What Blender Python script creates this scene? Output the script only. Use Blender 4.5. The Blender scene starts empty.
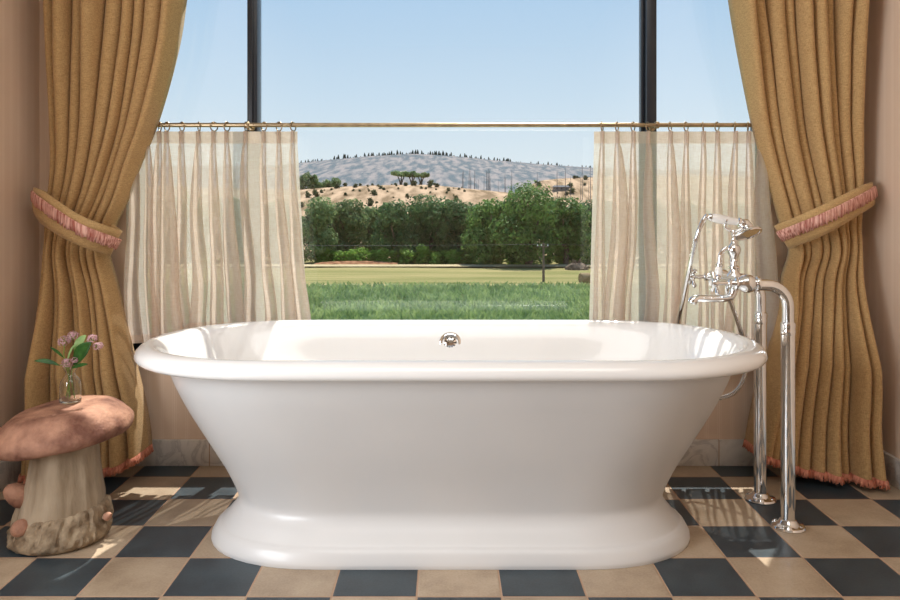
import bpy, bmesh, math, random
from mathutils import Vector, Matrix, noise
R = random.Random(7)
PI = math.pi
C = bpy.context.scene.collection
SC = bpy.context.scene
F = 766.0; VX = 447.0; VY = 207.0; EYE = 0.916

def P(px, py, d):
    """a point of the place seen at pixel px,py and standing d metres away"""
    return Vector(((px - VX) * d / F, d, EYE - (py - VY) * d / F))
def fx(px, d): return (px - VX) * d / F
def fz(py, d): return EYE - (py - VY) * d / F
def lerp(a, b, t): return a + (b - a) * t
def interp(tab, k):
    if k <= tab[0][0]: return tab[0][1:]
    for p, q in zip(tab, tab[1:]):
        if k <= q[0]:
            t = (k - p[0]) / (q[0] - p[0])
            return tuple(lerp(a, b, t) for a, b in zip(p[1:], q[1:]))
    return tab[-1][1:]
def smooth_interp(tab, k):
    ks = [r[0] for r in tab]
    if k <= ks[0]: return tab[0][1:]
    if k >= ks[-1]: return tab[-1][1:]
    i = max(j for j in range(len(ks) - 1) if ks[j] <= k)
    p0, p1, p2, p3 = tab[max(i-1,0)], tab[i], tab[i+1], tab[min(i+2,len(tab)-1)]
    h = p2[0] - p1[0]; t = (k - p1[0]) / h
    out = []
    for c in range(1, len(p1)):
        m1 = (p2[c]-p0[c]) / max(1e-9, p2[0]-p0[0]) * h
        m2 = (p3[c]-p1[c]) / max(1e-9, p3[0]-p1[0]) * h
        out.append((2*t**3-3*t*t+1)*p1[c] + (t**3-2*t*t+t)*m1 + (-2*t**3+3*t*t)*p2[c] + (t**3-t*t)*m2)
    return tuple(out)

# ------------------------------------------------------------------ materials
def newmat(name):
    m = bpy.data.materials.new(name); m.use_nodes = True
    nt = m.node_tree; nt.nodes.clear()
    return m, nt, nt.nodes, nt.links
def N(nt, t, **kw):
    n = nt.nodes.new(t)
    for k, v in kw.items():
        if k.startswith('i_'):
            key = k[2:]
            n.inputs[int(key) if key.isdigit() else key.replace('_', ' ')].default_value = v
        else: setattr(n, k, v)
    return n
def math_node(nt, op, a, b=None, c=None):
    n = nt.nodes.new('ShaderNodeMath'); n.operation = op
    for i, v in enumerate((a, b, c)):
        if v is None: continue
        if isinstance(v, (int, float)): n.inputs[i].default_value = v
        else: nt.links.new(v, n.inputs[i])
    return n.outputs[0]
def mixc(nt, fac, a, b):
    n = nt.nodes.new('ShaderNodeMix'); n.data_type = 'RGBA'
    for s, v in ((0, fac), (6, a), (7, b)):
        if isinstance(v, (int, float)): n.inputs[s].default_value = v
        elif isinstance(v, tuple): n.inputs[s].default_value = (*v, 1) if len(v) == 3 else v
        else: nt.links.new(v, n.inputs[s])
    return n.outputs[2]
def ramp(nt, fac, stops):
    n = nt.nodes.new('ShaderNodeValToRGB'); e = n.color_ramp.elements
    while len(e) < len(stops): e.new(0.5)
    for el, (p, c) in zip(e, stops): el.position = p; el.color = (*c, 1)
    nt.links.new(fac, n.inputs[0]); return n.outputs[0]
def S(r, g, b):
    f = lambda v: (v/255/12.92) if v/255 <= .04045 else ((v/255+.055)/1.055)**2.4
    return (f(r), f(g), f(b))
def simple(name, c1, c2=None, scale=8, rough=.5, metal=0, bump=0, bscale=None, stretch=(1,1,1), detail=4, coat=0, spec=.5, transl=0, lo=.35, hi=.65, objrand=0):
    m, nt, n, l = newmat(name)
    out = N(nt, 'ShaderNodeOutputMaterial'); b = N(nt, 'ShaderNodeBsdfPrincipled')
    tc = N(nt, 'ShaderNodeTexCoord'); mp = N(nt, 'ShaderNodeMapping'); mp.inputs['Scale'].default_value = stretch
    l.new(tc.outputs['Object'], mp.inputs[0])
    col = None
    if c2:
        no = N(nt, 'ShaderNodeTexNoise', i_Scale=scale, i_Detail=detail); l.new(mp.outputs[0], no.inputs[0])
        col = ramp(nt, no.outputs[0], [(lo, c1), (hi, c2)])
    if objrand:
        oi = N(nt, 'ShaderNodeObjectInfo'); hs = N(nt, 'ShaderNodeHueSaturation')
        v = math_node(nt, 'MULTIPLY_ADD', oi.outputs['Random'], objrand, 1 - objrand/2)
        l.new(v, hs.inputs['Value'])
        if col is not None: l.new(col, hs.inputs['Color'])
        else: hs.inputs['Color'].default_value = (*c1, 1)
        col = hs.outputs[0]
    if col is not None: l.new(col, b.inputs['Base Color'])
    else: b.inputs['Base Color'].default_value = (*c1, 1)
    b.inputs['Roughness'].default_value = rough; b.inputs['Metallic'].default_value = metal
    b.inputs['Coat Weight'].default_value = coat; b.inputs['Coat Roughness'].default_value = .05
    b.inputs['Specular IOR Level'].default_value = spec
    if bump:
        nb = N(nt, 'ShaderNodeTexNoise', i_Scale=bscale or scale*4, i_Detail=6); l.new(mp.outputs[0], nb.inputs[0])
        bp = N(nt, 'ShaderNodeBump', i_Strength=bump, i_Distance=.01); l.new(nb.outputs[0], bp.inputs['Height']); l.new(bp.outputs[0], b.inputs['Normal'])
    surf = b.outputs[0]
    if transl:
        t = N(nt, 'ShaderNodeBsdfTranslucent')
        if col is not None: l.new(col, t.inputs[0])
        else: t.inputs[0].default_value = (*c1, 1)
        mx = N(nt, 'ShaderNodeMixShader', i_0=transl); l.new(surf, mx.inputs[1]); l.new(t.outputs[0], mx.inputs[2]); surf = mx.outputs[0]
    l.new(surf, out.inputs[0])
    return m

def linen(name, ca, cb, transl, transp=0, weave=900, slub=True):
    m, nt, n, l = newmat(name)
    out = N(nt, 'ShaderNodeOutputMaterial')
    tc = N(nt, 'ShaderNodeTexCoord')
    m1 = N(nt, 'ShaderNodeMapping'); m1.inputs['Scale'].default_value = (weave*.25, weave*.25, weave*.02); l.new(tc.outputs['Object'], m1.inputs[0])
    m2 = N(nt, 'ShaderNodeMapping'); m2.inputs['Scale'].default_value = (weave*.02, weave*.02, weave*.25); l.new(tc.outputs['Object'], m2.inputs[0])
    n1 = N(nt, 'ShaderNodeTexNoise', i_Scale=1.0, i_Detail=2); l.new(m1.outputs[0], n1.inputs[0])
    n2 = N(nt, 'ShaderNodeTexNoise', i_Scale=1.0, i_Detail=2); l.new(m2.outputs[0], n2.inputs[0])
    s = math_node(nt, 'MULTIPLY', math_node(nt, 'ADD', n1.outputs[0], n2.outputs[0]), .5)
    col = ramp(nt, s, [(.36, ca), (.64, cb)])
    d = N(nt, 'ShaderNodeBsdfPrincipled'); d.inputs['Roughness'].default_value = .9; d.inputs['Specular IOR Level'].default_value = .15
    d.inputs['Sheen Weight'].default_value = .15
    l.new(col, d.inputs['Base Color'])
    bp = N(nt, 'ShaderNodeBump', i_Strength=.25, i_Distance=.002); l.new(s, bp.inputs['Height']); l.new(bp.outputs[0], d.inputs['Normal'])
    t = N(nt, 'ShaderNodeBsdfTranslucent'); l.new(col, t.inputs[0])
    mx = N(nt, 'ShaderNodeMixShader', i_0=transl); l.new(d.outputs[0], mx.inputs[1]); l.new(t.outputs[0], mx.inputs[2])
    surf = mx.outputs[0]
    if transp:
        tr = N(nt, 'ShaderNodeBsdfTransparent')
        f = math_node(nt, 'MULTIPLY_ADD', s, .5, transp - .25)
        m3 = N(nt, 'ShaderNodeMixShader'); l.new(f, m3.inputs[0]); l.new(surf, m3.inputs[1]); l.new(tr.outputs[0], m3.inputs[2]); surf = m3.outputs[0]
    l.new(surf, out.inputs[0])
    return m

def wallpaper(name, axis):
    m, nt, n, l = newmat(name)
    out = N(nt, 'ShaderNodeOutputMaterial'); b = N(nt, 'ShaderNodeBsdfPrincipled')
    tc = N(nt, 'ShaderNodeTexCoord'); sp = N(nt, 'ShaderNodeSeparateXYZ'); l.new(tc.outputs['Object'], sp.inputs[0])
    u = math_node(nt, 'FRACT', math_node(nt, 'MULTIPLY', sp.outputs[axis], 1/.045))
    a = math_node(nt, 'COMPARE', u, .5, .03); c = math_node(nt, 'COMPARE', u, .36, .018); e = math_node(nt, 'COMPARE', u, .64, .018)
    st = math_node(nt, 'ADD', a, math_node(nt, 'ADD', c, e))
    no = N(nt, 'ShaderNodeTexNoise', i_Scale=3, i_Detail=3); l.new(tc.outputs['Object'], no.inputs[0])
    base = mixc(nt, no.outputs[0], S(222,197,175), S(230,205,183))
    l.new(mixc(nt, math_node(nt, 'MULTIPLY', st, .5), base, S(242,222,205)), b.inputs['Base Color'])
    b.inputs['Roughness'].default_value = .75; b.inputs['Specular IOR Level'].default_value = .3
    l.new(b.outputs[0], out.inputs[0]); return m

def floor_mat():
    m, nt, n, l = newmat('checker_tiles')
    out = N(nt, 'ShaderNodeOutputMaterial'); b = N(nt, 'ShaderNodeBsdfPrincipled')
    tc = N(nt, 'ShaderNodeTexCoord'); sp = N(nt, 'ShaderNodeSeparateXYZ'); l.new(tc.outputs['Object'], sp.inputs[0])
    T = .2
    u = math_node(nt, 'MULTIPLY', math_node(nt, 'ADD', sp.outputs[0], .2714 + 20*T), 1/T)
    v = math_node(nt, 'MULTIPLY', math_node(nt, 'ADD', sp.outputs[1], -1.8 + 40*T), 1/T)
    fu, fv = math_node(nt, 'FLOOR', u), math_node(nt, 'FLOOR', v)
    par = math_node(nt, 'MODULO', math_node(nt, 'ADD', fu, fv), 2.0)
    ru, rv = math_node(nt, 'FRACT', u), math_node(nt, 'FRACT', v)
    eu = math_node(nt, 'MINIMUM', ru, math_node(nt, 'SUBTRACT', 1.0, ru)); ev = math_node(nt, 'MINIMUM', rv, math_node(nt, 'SUBTRACT', 1.0, rv))
    ed = math_node(nt, 'MINIMUM', eu, ev)
    wn = N(nt, 'ShaderNodeTexNoise', i_Scale=60, i_Detail=3); l.new(tc.outputs['Object'], wn.inputs[0])
    ed2 = math_node(nt, 'ADD', ed, math_node(nt, 'MULTIPLY', math_node(nt, 'SUBTRACT', wn.outputs[0], .5), .006))
    grout = math_node(nt, 'LESS_THAN', ed2, .0115)
    cv = N(nt, 'ShaderNodeCombineXYZ'); l.new(fu, cv.inputs[0]); l.new(fv, cv.inputs[1])
    wh = N(nt, 'ShaderNodeTexWhiteNoise'); wh.noise_dimensions = '3D'; l.new(cv.outputs[0], wh.inputs[0])
    n1 = N(nt, 'ShaderNodeTexNoise', i_Scale=9, i_Detail=6, i_Roughness=.65); l.new(tc.outputs['Object'], n1.inputs[0])
    n2 = N(nt, 'ShaderNodeTexNoise', i_Scale=180, i_Detail=3); l.new(tc.outputs['Object'], n2.inputs[0])
    sm = math_node(nt, 'ADD', math_node(nt, 'MULTIPLY', n1.outputs[0], .7), math_node(nt, 'MULTIPLY', n2.outputs[0], .3))
    beige = ramp(nt, sm, [(.3, S(148,128,106)), (.5, S(174,154,131)), (.72, S(192,174,151))])
    dark = ramp(nt, sm, [(.35, S(40,50,57)), (.68, S(66,78,85))])
    col = mixc(nt, par, dark, beige)
    hs = N(nt, 'ShaderNodeHueSaturation'); l.new(col, hs.inputs['Color']); l.new(math_node(nt, 'MULTIPLY_ADD', wh.outputs[0], .18, .91), hs.inputs['Value'])
    edge = math_node(nt, 'GREATER_THAN', ed, .03)
    c2 = mixc(nt, grout, hs.outputs[0], S(176,146,122))
    l.new(c2, b.inputs['Base Color'])
    rg = math_node(nt, 'ADD', math_node(nt, 'MULTIPLY_ADD', n1.outputs[0], .25, .27), math_node(nt, 'MULTIPLY', grout, .4))
    l.new(rg, b.inputs['Roughness'])
    h = math_node(nt, 'ADD', math_node(nt, 'MULTIPLY', n1.outputs[0], .12), math_node(nt, 'MULTIPLY', math_node(nt, 'MINIMUM', ed, .025), 30))
    bp = N(nt, 'ShaderNodeBump', i_Strength=.35, i_Distance=.004); l.new(h, bp.inputs['Height']); l.new(bp.outputs[0], b.inputs['Normal'])
    l.new(b.outputs[0], out.inputs[0]); return m

def marble(axis):
    m, nt, n, l = newmat('marble')
    out = N(nt, 'ShaderNodeOutputMaterial'); b = N(nt, 'ShaderNodeBsdfPrincipled')
    tc = N(nt, 'ShaderNodeTexCoord'); sp = N(nt, 'ShaderNodeSeparateXYZ'); l.new(tc.outputs['Object'], sp.inputs[0])
    n1 = N(nt, 'ShaderNodeTexNoise', i_Scale=9, i_Detail=7, i_Roughness=.6, i_Distortion=1.2); l.new(tc.outputs['Object'], n1.inputs[0])
    v = math_node(nt, 'ABSOLUTE', math_node(nt, 'SUBTRACT', n1.outputs[0], .5))
    col = ramp(nt, v, [(0, S(190,186,182)), (.05, S(216,212,206)), (.2, S(228,224,218))])
    u = math_node(nt, 'FRACT', math_node(nt, 'MULTIPLY', math_node(nt, 'ADD', sp.outputs[axis], .841 + 9), 1/.6))
    j = math_node(nt, 'LESS_THAN', u, .006)
    l.new(mixc(nt, j, col, S(180,155,132)), b.inputs['Base Color']); b.inputs['Roughness'].default_value = .3
    l.new(b.outputs[0], out.inputs[0]); return m

def glass_pane():
    m, nt, n, l = newmat('window_glass')
    out = N(nt, 'ShaderNodeOutputMaterial'); tr = N(nt, 'ShaderNodeBsdfTransparent', i_0=(.98,.99,.985,1)); g = N(nt, 'ShaderNodeBsdfGlossy', i_Roughness=.0)
    lw = N(nt, 'ShaderNodeLayerWeight', i_Blend=.5)
    f = math_node(nt, 'MULTIPLY_ADD', math_node(nt, 'POWER', lw.outputs['Facing'], 5.0), .9, .045)
    mx = N(nt, 'ShaderNodeMixShader'); l.new(f, mx.inputs[0]); l.new(tr.outputs[0], mx.inputs[1]); l.new(g.outputs[0], mx.inputs[2]); l.new(mx.outputs[0], out.inputs[0])
    return m
def vase_glass():
    m, nt, n, l = newmat('clear_glass')
    out = N(nt, 'ShaderNodeOutputMaterial'); b = N(nt, 'ShaderNodeBsdfGlass', i_Roughness=.0, i_IOR=1.45, i_0=(.97,.98,.97,1)); l.new(b.outputs[0], out.inputs[0]); return m

M = {}
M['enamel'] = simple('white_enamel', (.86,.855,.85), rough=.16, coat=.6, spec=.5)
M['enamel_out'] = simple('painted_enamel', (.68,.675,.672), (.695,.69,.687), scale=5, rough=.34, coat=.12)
M['chrome'] = simple('chrome', (.82,.83,.84), rough=.06, metal=1)
M['darkhole'] = simple('dark_slot', (.02,.02,.02), rough=.6)
M['porcelain'] = simple('porcelain', (.85,.84,.82), rough=.12, coat=.5)
M['brass'] = simple('aged_brass', (.50,.38,.24), (.36,.27,.17), scale=30, rough=.28, metal=1)
M['frame'] = simple('dark_window_metal', S(26,31,40), S(34,39,48), scale=6, rough=.35, spec=.5)
M['wallx'] = wallpaper('striped_wallpaper', 0); M['wally'] = wallpaper('striped_wallpaper_side', 1)
M['ceiling'] = simple('ceiling_paint', (.8,.77,.73), (.78,.75,.71), scale=3, rough=.9)
M['floor'] = floor_mat()
M['marblex'] = marble(0); M['marbley'] = marble(1)
M['glass'] = glass_pane(); M['vase'] = vase_glass()
M['drape'] = linen('tan_linen', S(172,136,90), S(216,181,130), .12, weave=3600)
M['tie'] = linen('tan_linen_band', S(172,138,92), S(212,180,130), 0, weave=3600)
M['sheer'] = linen('sheer_linen', S(216,198,182), S(246,235,224), .68, transp=.24, weave=2600)
M['header'] = linen('sheer_linen_header', S(206,186,168), S(234,216,200), .5, transp=.05, weave=2600)
M['fringe'] = simple('coral_fringe', S(176,100,76), S(220,152,126), scale=120, stretch=(1,1,.1), rough=.8)
M['tiefringe'] = simple('pink_fringe', S(176,100,86), S(246,200,186), scale=150, stretch=(1,1,.06), rough=.7)
M['cap'] = simple('terracotta_cap', S(116,74,58), S(198,150,124), scale=11, rough=.75, bump=.5, bscale=90, detail=7)
M['stem'] = simple('weathered_stone', S(134,114,90), S(188,170,146), scale=14, stretch=(1,1,.25), rough=.85, bump=.5, bscale=60, detail=7)
M['skirt'] = simple('rough_stone', S(118,98,76), S(176,156,130), scale=26, rough=.9, bump=.9, bscale=50, detail=7)
M['gstem'] = simple('green_stem', S(120,150,60), S(150,175,90), scale=40, rough=.5, transl=.2)
M['gleaf'] = simple('dark_leaf', S(38,84,30), S(66,120,46), scale=40, rough=.4, transl=.3)
M['pleaf'] = simple('pale_leaf', S(150,190,110), S(176,206,140), scale=40, rough=.5, transl=.3)
M['petal'] = simple('mauve_petal', S(196,150,160), S(232,200,204), scale=260, rough=.7, transl=.3)
def leafm(name, a, b): return simple(name, a, b, scale=.55, rough=.6, transl=.42, spec=.2, objrand=.3, detail=6)
M['oak'] = leafm('oak_leaves', S(58,94,46), S(122,152,80))
M['olive'] = leafm('grey_green_leaves', S(92,118,74), S(150,166,112))
M['darkoak'] = leafm('deep_green_leaves', S(62,94,58), S(110,138,86))
M['bright'] = leafm('bright_shrub_leaves', S(96,140,54), S(150,178,86))
M['bark'] = simple('bark', S(70,58,48), S(110,96,82), scale=3, rough=.9)
M['snag'] = simple('burnt_trunk', S(84,84,86), S(112,110,110), scale=3, rough=.9)
M['conifer'] = leafm('far_conifer', S(66,80,70), S(88,102,88))
M['field'] = simple('mown_field', S(112,114,68), S(154,142,98), scale=.2, stretch=(.3,2.6,1), rough=.95, spec=.05, detail=9, lo=.3, hi=.7)
M['cropsoil'] = simple('crop_ground', S(98,128,60), S(130,152,80), scale=.6, rough=.95, spec=.05)
M['crop'] = simple('crop_blades', S(116,142,82), S(172,188,126), scale=.5, rough=.6, transl=.35, spec=.15, detail=8)
M['soil'] = simple('red_soil', S(104,72,52), S(160,118,88), scale=1.2, rough=.95, spec=.05)
M['track'] = simple('pale_track', S(170,154,118), S(184,168,134), scale=.3, rough=.95, spec=.05)
M['golden'] = simple('dry_grass_hill', S(128,108,84), S(186,158,130), scale=.3, stretch=(1,.16,1), rough=.95, spec=.02, detail=10, lo=.38, hi=.6)
M['farhill'] = simple('hazy_scrub_hill', S(100,109,113), S(146,139,136), scale=.13, stretch=(1,.16,1), rough=1, spec=0, detail=14, lo=.42, hi=.6)  # scrub patches, with grey-blue distance haze painted into the colour
M['scrub'] = leafm('grey_scrub', S(70,82,54), S(108,114,78))
M['wood'] = simple('pole_wood', S(92,80,68), S(122,108,94), scale=2, rough=.9)
M['wire'] = simple('wire', S(60,60,60), rough=.6)
M['brush'] = simple('brushwood', S(96,80,66), S(140,120,100), scale=2, rough=.95)
M['hay'] = simple('weathered_bale', S(120,100,70), S(150,128,92), scale=3, rough=.95)
M['houseroof'] = simple('dark_roof', S(62,64,70), S(82,84,88), scale=.5, rough=.8)
M['housewall'] = simple('grey_siding', S(120,112,104), S(140,130,120), scale=.5, rough=.9)
M['render'] = simple('outer_plaster', (.6,.56,.5), (.64,.6,.54), scale=4, rough=.9)
m, nt, n_, l_ = newmat('fill_panel_glow'); o_ = N(nt, 'ShaderNodeOutputMaterial'); e_ = N(nt, 'ShaderNodeEmission', i_Strength=.9, i_0=(1,.965,.92,1)); l_.new(e_.outputs[0], o_.inputs[0]); M['glow'] = m  # glow of the added ceiling fill panel

# ------------------------------------------------------------------ mesh helpers
def new_obj(name, verts, faces, mat, parent=None, smooth=True, sharp=None):
    me = bpy.data.meshes.new(name); me.from_pydata([tuple(v) for v in verts], [], faces); me.update()
    bm = bmesh.new(); bm.from_mesh(me); bmesh.ops.recalc_face_normals(bm, faces=bm.faces) if sharp != 'keep' else None
    bm.to_mesh(me); bm.free()
    if mat: me.materials.append(mat)
    for p in me.polygons: p.use_smooth = smooth
    if smooth and sharp and sharp != 'keep': me.set_sharp_from_angle(angle=math.radians(sharp))
    o = bpy.data.objects.new(name, me); C.objects.link(o)
    if parent: o.parent = parent; o.matrix_parent_inverse = parent.matrix_world.inverted() if parent.type != 'EMPTY' else Matrix.Translation(-parent.location)
    return o
class MB:
    def __init__(s): s.v = []; s.f = []
    def add(s, verts, faces):
        o = len(s.v); s.v += [Vector(v) for v in verts]; s.f += [tuple(i + o for i in f) for f in faces]
    def box(s, x0, x1, y0, y1, z0, z1):
        s.add([(x,y,z) for x in (x0,x1) for y in (y0,y1) for z in (z0,z1)], [(0,1,3,2),(4,6,7,5),(0,4,5,1),(2,3,7,6),(0,2,6,4),(1,5,7,3)])
    def bbox(s, x0, x1, y0, y1, z0, z1, b=.003, seg=2):
        bm = bmesh.new(); bmesh.ops.create_cube(bm, size=1)
        for v in bm.verts: v.co = Vector(((x0+x1)/2 + v.co.x*(x1-x0), (y0+y1)/2 + v.co.y*(y1-y0), (z0+z1)/2 + v.co.z*(z1-z0)))
        bmesh.ops.bevel(bm, geom=bm.edges[:], offset=b, segments=seg, affect='EDGES', profile=.5)
        s.frombm(bm)
    def frombm(s, bm, mat=None):
        bm.verts.index_update(); vs = [(mat @ v.co) if mat else v.co.copy() for v in bm.verts]
        s.add(vs, [tuple(v.index for v in f.verts) for f in bm.faces]); bm.free()
    def tube(s, pts, r, n=10, cap=True, closed=False):
        pts = [Vector(p) for p in pts]; k = len(pts); rs = r if isinstance(r, (list, tuple)) else [r]*k
        T = []
        for i in range(k):
            a = pts[(i-1) % k] if (closed or i > 0) else pts[i]; b = pts[(i+1) % k] if (closed or i < k-1) else pts[i]
            T.append((b - a).normalized() if (b-a).length > 1e-9 else Vector((0,0,1)))
        u = T[0].orthogonal().normalized(); verts = []; faces = []
        for i in range(k):
            u = (u - T[i] * u.dot(T[i])); u = u.normalized() if u.length > 1e-6 else T[i].orthogonal().normalized(); w = T[i].cross(u)
            for j in range(n):
                a = 2*PI*j/n; verts.append(pts[i] + (u*math.cos(a) + w*math.sin(a)) * rs[i])
        for i in range(k if closed else k-1):
            for j in range(n):
                faces.append((i*n+j, i*n+(j+1)%n, ((i+1)%k)*n+(j+1)%n, ((i+1)%k)*n+j))
        if cap and not closed:
            faces.append(tuple(range(n))[::-1]); faces.append(tuple((k-1)*n+j for j in range(n)))
        s.add(verts, faces)
    def lathe(s, prof, base, axis=(0,0,1), n=24, cap=True):
        """prof: (radius, height along axis)"""
        ax = Vector(axis).normalized(); u = ax.orthogonal().normalized(); w = ax.cross(u); base = Vector(base)
        verts = []; faces = []; k = len(prof)
        for r, h in prof:
            for j in range(n):
                a = 2*PI*j/n; verts.append(base + ax*h + (u*math.cos(a) + w*math.sin(a))*max(r, 1e-5))
        for i in range(k-1):
            for j in range(n): faces.append((i*n+j, i*n+(j+1)%n, (i+1)*n+(j+1)%n, (i+1)*n+j))
        if cap: faces.append(tuple(range(n))[::-1]); faces.append(tuple((k-1)*n+j for j in range(n)))
        s.add(verts, faces)
    def ball(s, c, r, sub=2, scale=(1,1,1), fn=None):
        bm = bmesh.new(); bmesh.ops.create_icosphere(bm, subdivisions=sub, radius=1)
        for v in bm.verts:
            k = fn(v.co) if fn else 1
            v.co = Vector(c) + Vector((v.co.x*r*scale[0]*k, v.co.y*r*scale[1]*k, v.co.z*r*scale[2]*k))
        s.frombm(bm)
    def build(s, name, mat, parent=None, smooth=True, sharp=40): return new_obj(name, s.v, s.f, mat, parent, smooth, sharp)
def tag(o, label=None, cat=None, group=None, kind=None):
    if label: o['label'] = label
    if cat: o['category'] = cat
    if group: o['group'] = group
    if kind: o['kind'] = kind
    return o
def thing(name, loc, label, cat, group=None):
    o = bpy.data.objects.new(name, None); C.objects.link(o); o.location = loc; o.empty_display_size = .1
    return tag(o, label, cat, group)
def dup(src, loc, rz=0, sc=1, label=None, group=None):
    r = src.copy(); C.objects.link(r); r.location = loc; r.rotation_euler = (0,0,rz); r.scale = (sc,sc,sc) if not isinstance(sc, tuple) else sc
    if label: r['label'] = label
    if group: r['group'] = group
    for ch in src.children:
        c = ch.copy(); C.objects.link(c); c.parent = r; c.matrix_parent_inverse = ch.matrix_parent_inverse.copy()
    return r
def struct(o): o['kind'] = 'structure'; return o
def catmull(pts, n=8):
    pts = [Vector(p) for p in pts]; out = []
    for i in range(len(pts)-1):
        p0, p1, p2, p3 = pts[max(i-1,0)], pts[i], pts[i+1], pts[min(i+2,len(pts)-1)]
        for k in range(n):
            t = k/n
            out.append(.5*((2*p1) + (p2-p0)*t + (2*p0-5*p1+4*p2-p3)*t*t + (3*p1-p0-3*p2+p3)*t**3))
    return out + [pts[-1]]

# ------------------------------------------------------------------ room shell
XL, XR, YW, YB, ZC = -1.447, 1.478, 2.72, -3.2, 2.75
WX0, WX1, WZ0, WZ1, WT = -1.135, 1.15, .415, 2.08, .16      # window opening
def shell(name, boxes, mat, smooth=False):
    b = MB()
    for x in boxes: b.box(*x)
    return struct(b.build(name, mat, None, smooth, None))
shell('floor', [(XL-.15, XR+.15, YB-.15, YW+.16, -.12, 0)], M['floor'])
shell('ceiling', [(XL-.15, XR+.15, YB-.15, YW+.16, ZC, ZC+.12)], M['ceiling'])
shell('wall_back', [(XL-.15, WX0, YW, YW+WT, 0, ZC), (WX1, XR+.15, YW, YW+WT, 0, ZC), (WX0, WX1, YW, YW+WT, 0, WZ0), (WX0, WX1, YW, YW+WT, WZ1, ZC)], M['wallx'])
# left side wall, with a window opening added for fill light, out of view
LW0, LW1, LZ0, LZ1 = -.10, 1.30, .42, 1.38
shell('wall_left', [(XL-.15, XL, YB, LW0, 0, ZC), (XL-.15, XL, LW1, YW, 0, ZC), (XL-.15, XL, LW0, LW1, 0, LZ0), (XL-.15, XL, LW0, LW1, LZ1, ZC)], M['wally'])
shell('wall_right', [(XR, XR+.15, YB, YW, 0, ZC)], M['wally'])
shell('wall_front', [(XL-.15, XR+.15, YB-.15, YB, 0, ZC)], M['wallx'])
b = MB(); b.bbox(XL, XR, YW-.014, YW-.0005, 0.0005, .092, .002); struct(b.build('baseboard_back', M['marblex']))
b = MB(); b.bbox(XL+.0005, XL+.014, YB, YW-.015, 0.0005, .094, .002); struct(b.build('baseboard_left', M['marbley']))
b = MB(); b.bbox(XR-.014, XR-.0005, YB, YW-.015, 0.0005, .094, .002); struct(b.build('baseboard_right', M['marbley']))

# picture window: frame with two mullions, three panes
b = MB(); y0, y1 = YW+.012, YW+.075; fw = .045
b.bbox(WX0, WX0+fw, y0, y1, WZ0, WZ1); b.bbox(WX1-fw, WX1, y0, y1, WZ0, WZ1)
b.bbox(WX0+fw, WX1-fw, y0, y1, WZ0, WZ0+.04); b.bbox(WX0+fw, WX1-fw, y0, y1, WZ1-fw, WZ1)
win = struct(b.build('window_1', M['frame']))
MX = [(-.713, -.677), (.700, .748)]
b = MB(); b.bbox(-.713, -.677, y0, y1, WZ0+.0405, WZ1-.0455, .002); b.bbox(-.699, -.691, y0-.006, y0+.004, WZ0+.0405, WZ1-.0455, .002); b.build('mullion', M['frame'], win)
b = MB(); b.bbox(.712, .748, y0, y1, WZ0+.0405, WZ1-.0455, .002); b.bbox(.700, .7115, y0+.03, y1, WZ0+.0405, WZ1-.0455, .002); b.build('mullion', M['frame'], win)
for x0, x1 in ((WX0+fw+.001, -.714), (-.676, .699), (.749, WX1-fw-.001)):
    b = MB(); b.box(x0, x1, y1-.022, y1-.016, WZ0+.041, WZ1-.046); b.build('pane', M['glass'], win, False, None)
b = MB(); b.bbox(WX0-.02, WX1+.02, YW-.012, YW-.0005, WZ0-.010, WZ0+.022, .003); struct(b.build('trim_1', M['frame']))
b = MB()
ly0, ly1 = XL-.09, XL-.05
for a, c, z0, z1 in ((LW0, LW0+.05, LZ0, LZ1), (LW1-.05, LW1, LZ0, LZ1), (LW0+.05, LW1-.05, LZ0, LZ0+.05), (LW0+.05, LW1-.05, LZ1-.05, LZ1), (.58, .62, LZ0+.05, LZ1-.05)):
    b.bbox(ly0, ly1, a, c, z0, z1)
struct(b.build('fill_window', M['frame']))  # unseen frame, added around the side fill light

# ------------------------------------------------------------------ bathtub
TX, TY = (450.5-VX)*2.18/F, 2.18
def plan(a, bb, e, K=22, Ms=12, n=2.15):
    q = []
    for i in range(K+1):
        t = -PI/2 + PI*i/K
        c, s_ = math.cos(t), math.sin(t)
        q.append((a-e + e*abs(c)**(2/n), bb*math.copysign(abs(s_)**(2/n), s_)))
    for i in range(1, Ms): q.append(((a-e)*(1-2*i/Ms), bb))
    for i in range(K+1):
        t = PI/2 + PI*i/K
        c, s_ = math.cos(t), math.sin(t)
        q.append((-(a-e) - e*abs(c)**(2/n), bb*math.copysign(abs(s_)**(2/n), s_)))
    for i in range(1, Ms): q.append((-(a-e)*(1-2*i/Ms), -bb))
    return q
def dense(prof, n=5):
    out = []
    for p in catmull([Vector(p) for p in prof], n): out.append(tuple(p))
    return out
inner = dense([(.30,.08,.176),(.47,.12,.179),(.53,.148,.190),(.572,.170,.218),(.612,.190,.27),(.665,.219,.345),(.735,.261,.43),(.776,.288,.49),(.795,.304,.521),(.810,.315,.537),(.824,.326,.5445)], 4)
rimp = dense([(.824,.326,.5445),(.837,.336,.5455),(.850,.347,.5425),(.861,.357,.5355),(.868,.3645,.5265),(.870,.3675,.5165),(.867,.366,.508),(.859,.360,.5025),(.845,.348,.5005),(.812,.320,.501)], 4)
low = dense([(.812,.320,.5008),(.790,.308,.487),(.766,.295,.432),(.734,.272,.367),(.684,.239,.281),(.639,.209,.205),(.615,.193,.158),(.603,.1845,.130),(.5985,.1815,.114),(.5995,.184,.101),(.607,.192,.088),(.619,.2035,.074),(.631,.2145,.060),(.640,.2225,.050),(.6445,.2265,.0465),(.649,.2305,.044),(.658,.238,.036),(.666,.2445,.022),(.670,.248,.010),(.669,.247,.0005)], 5)
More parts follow.
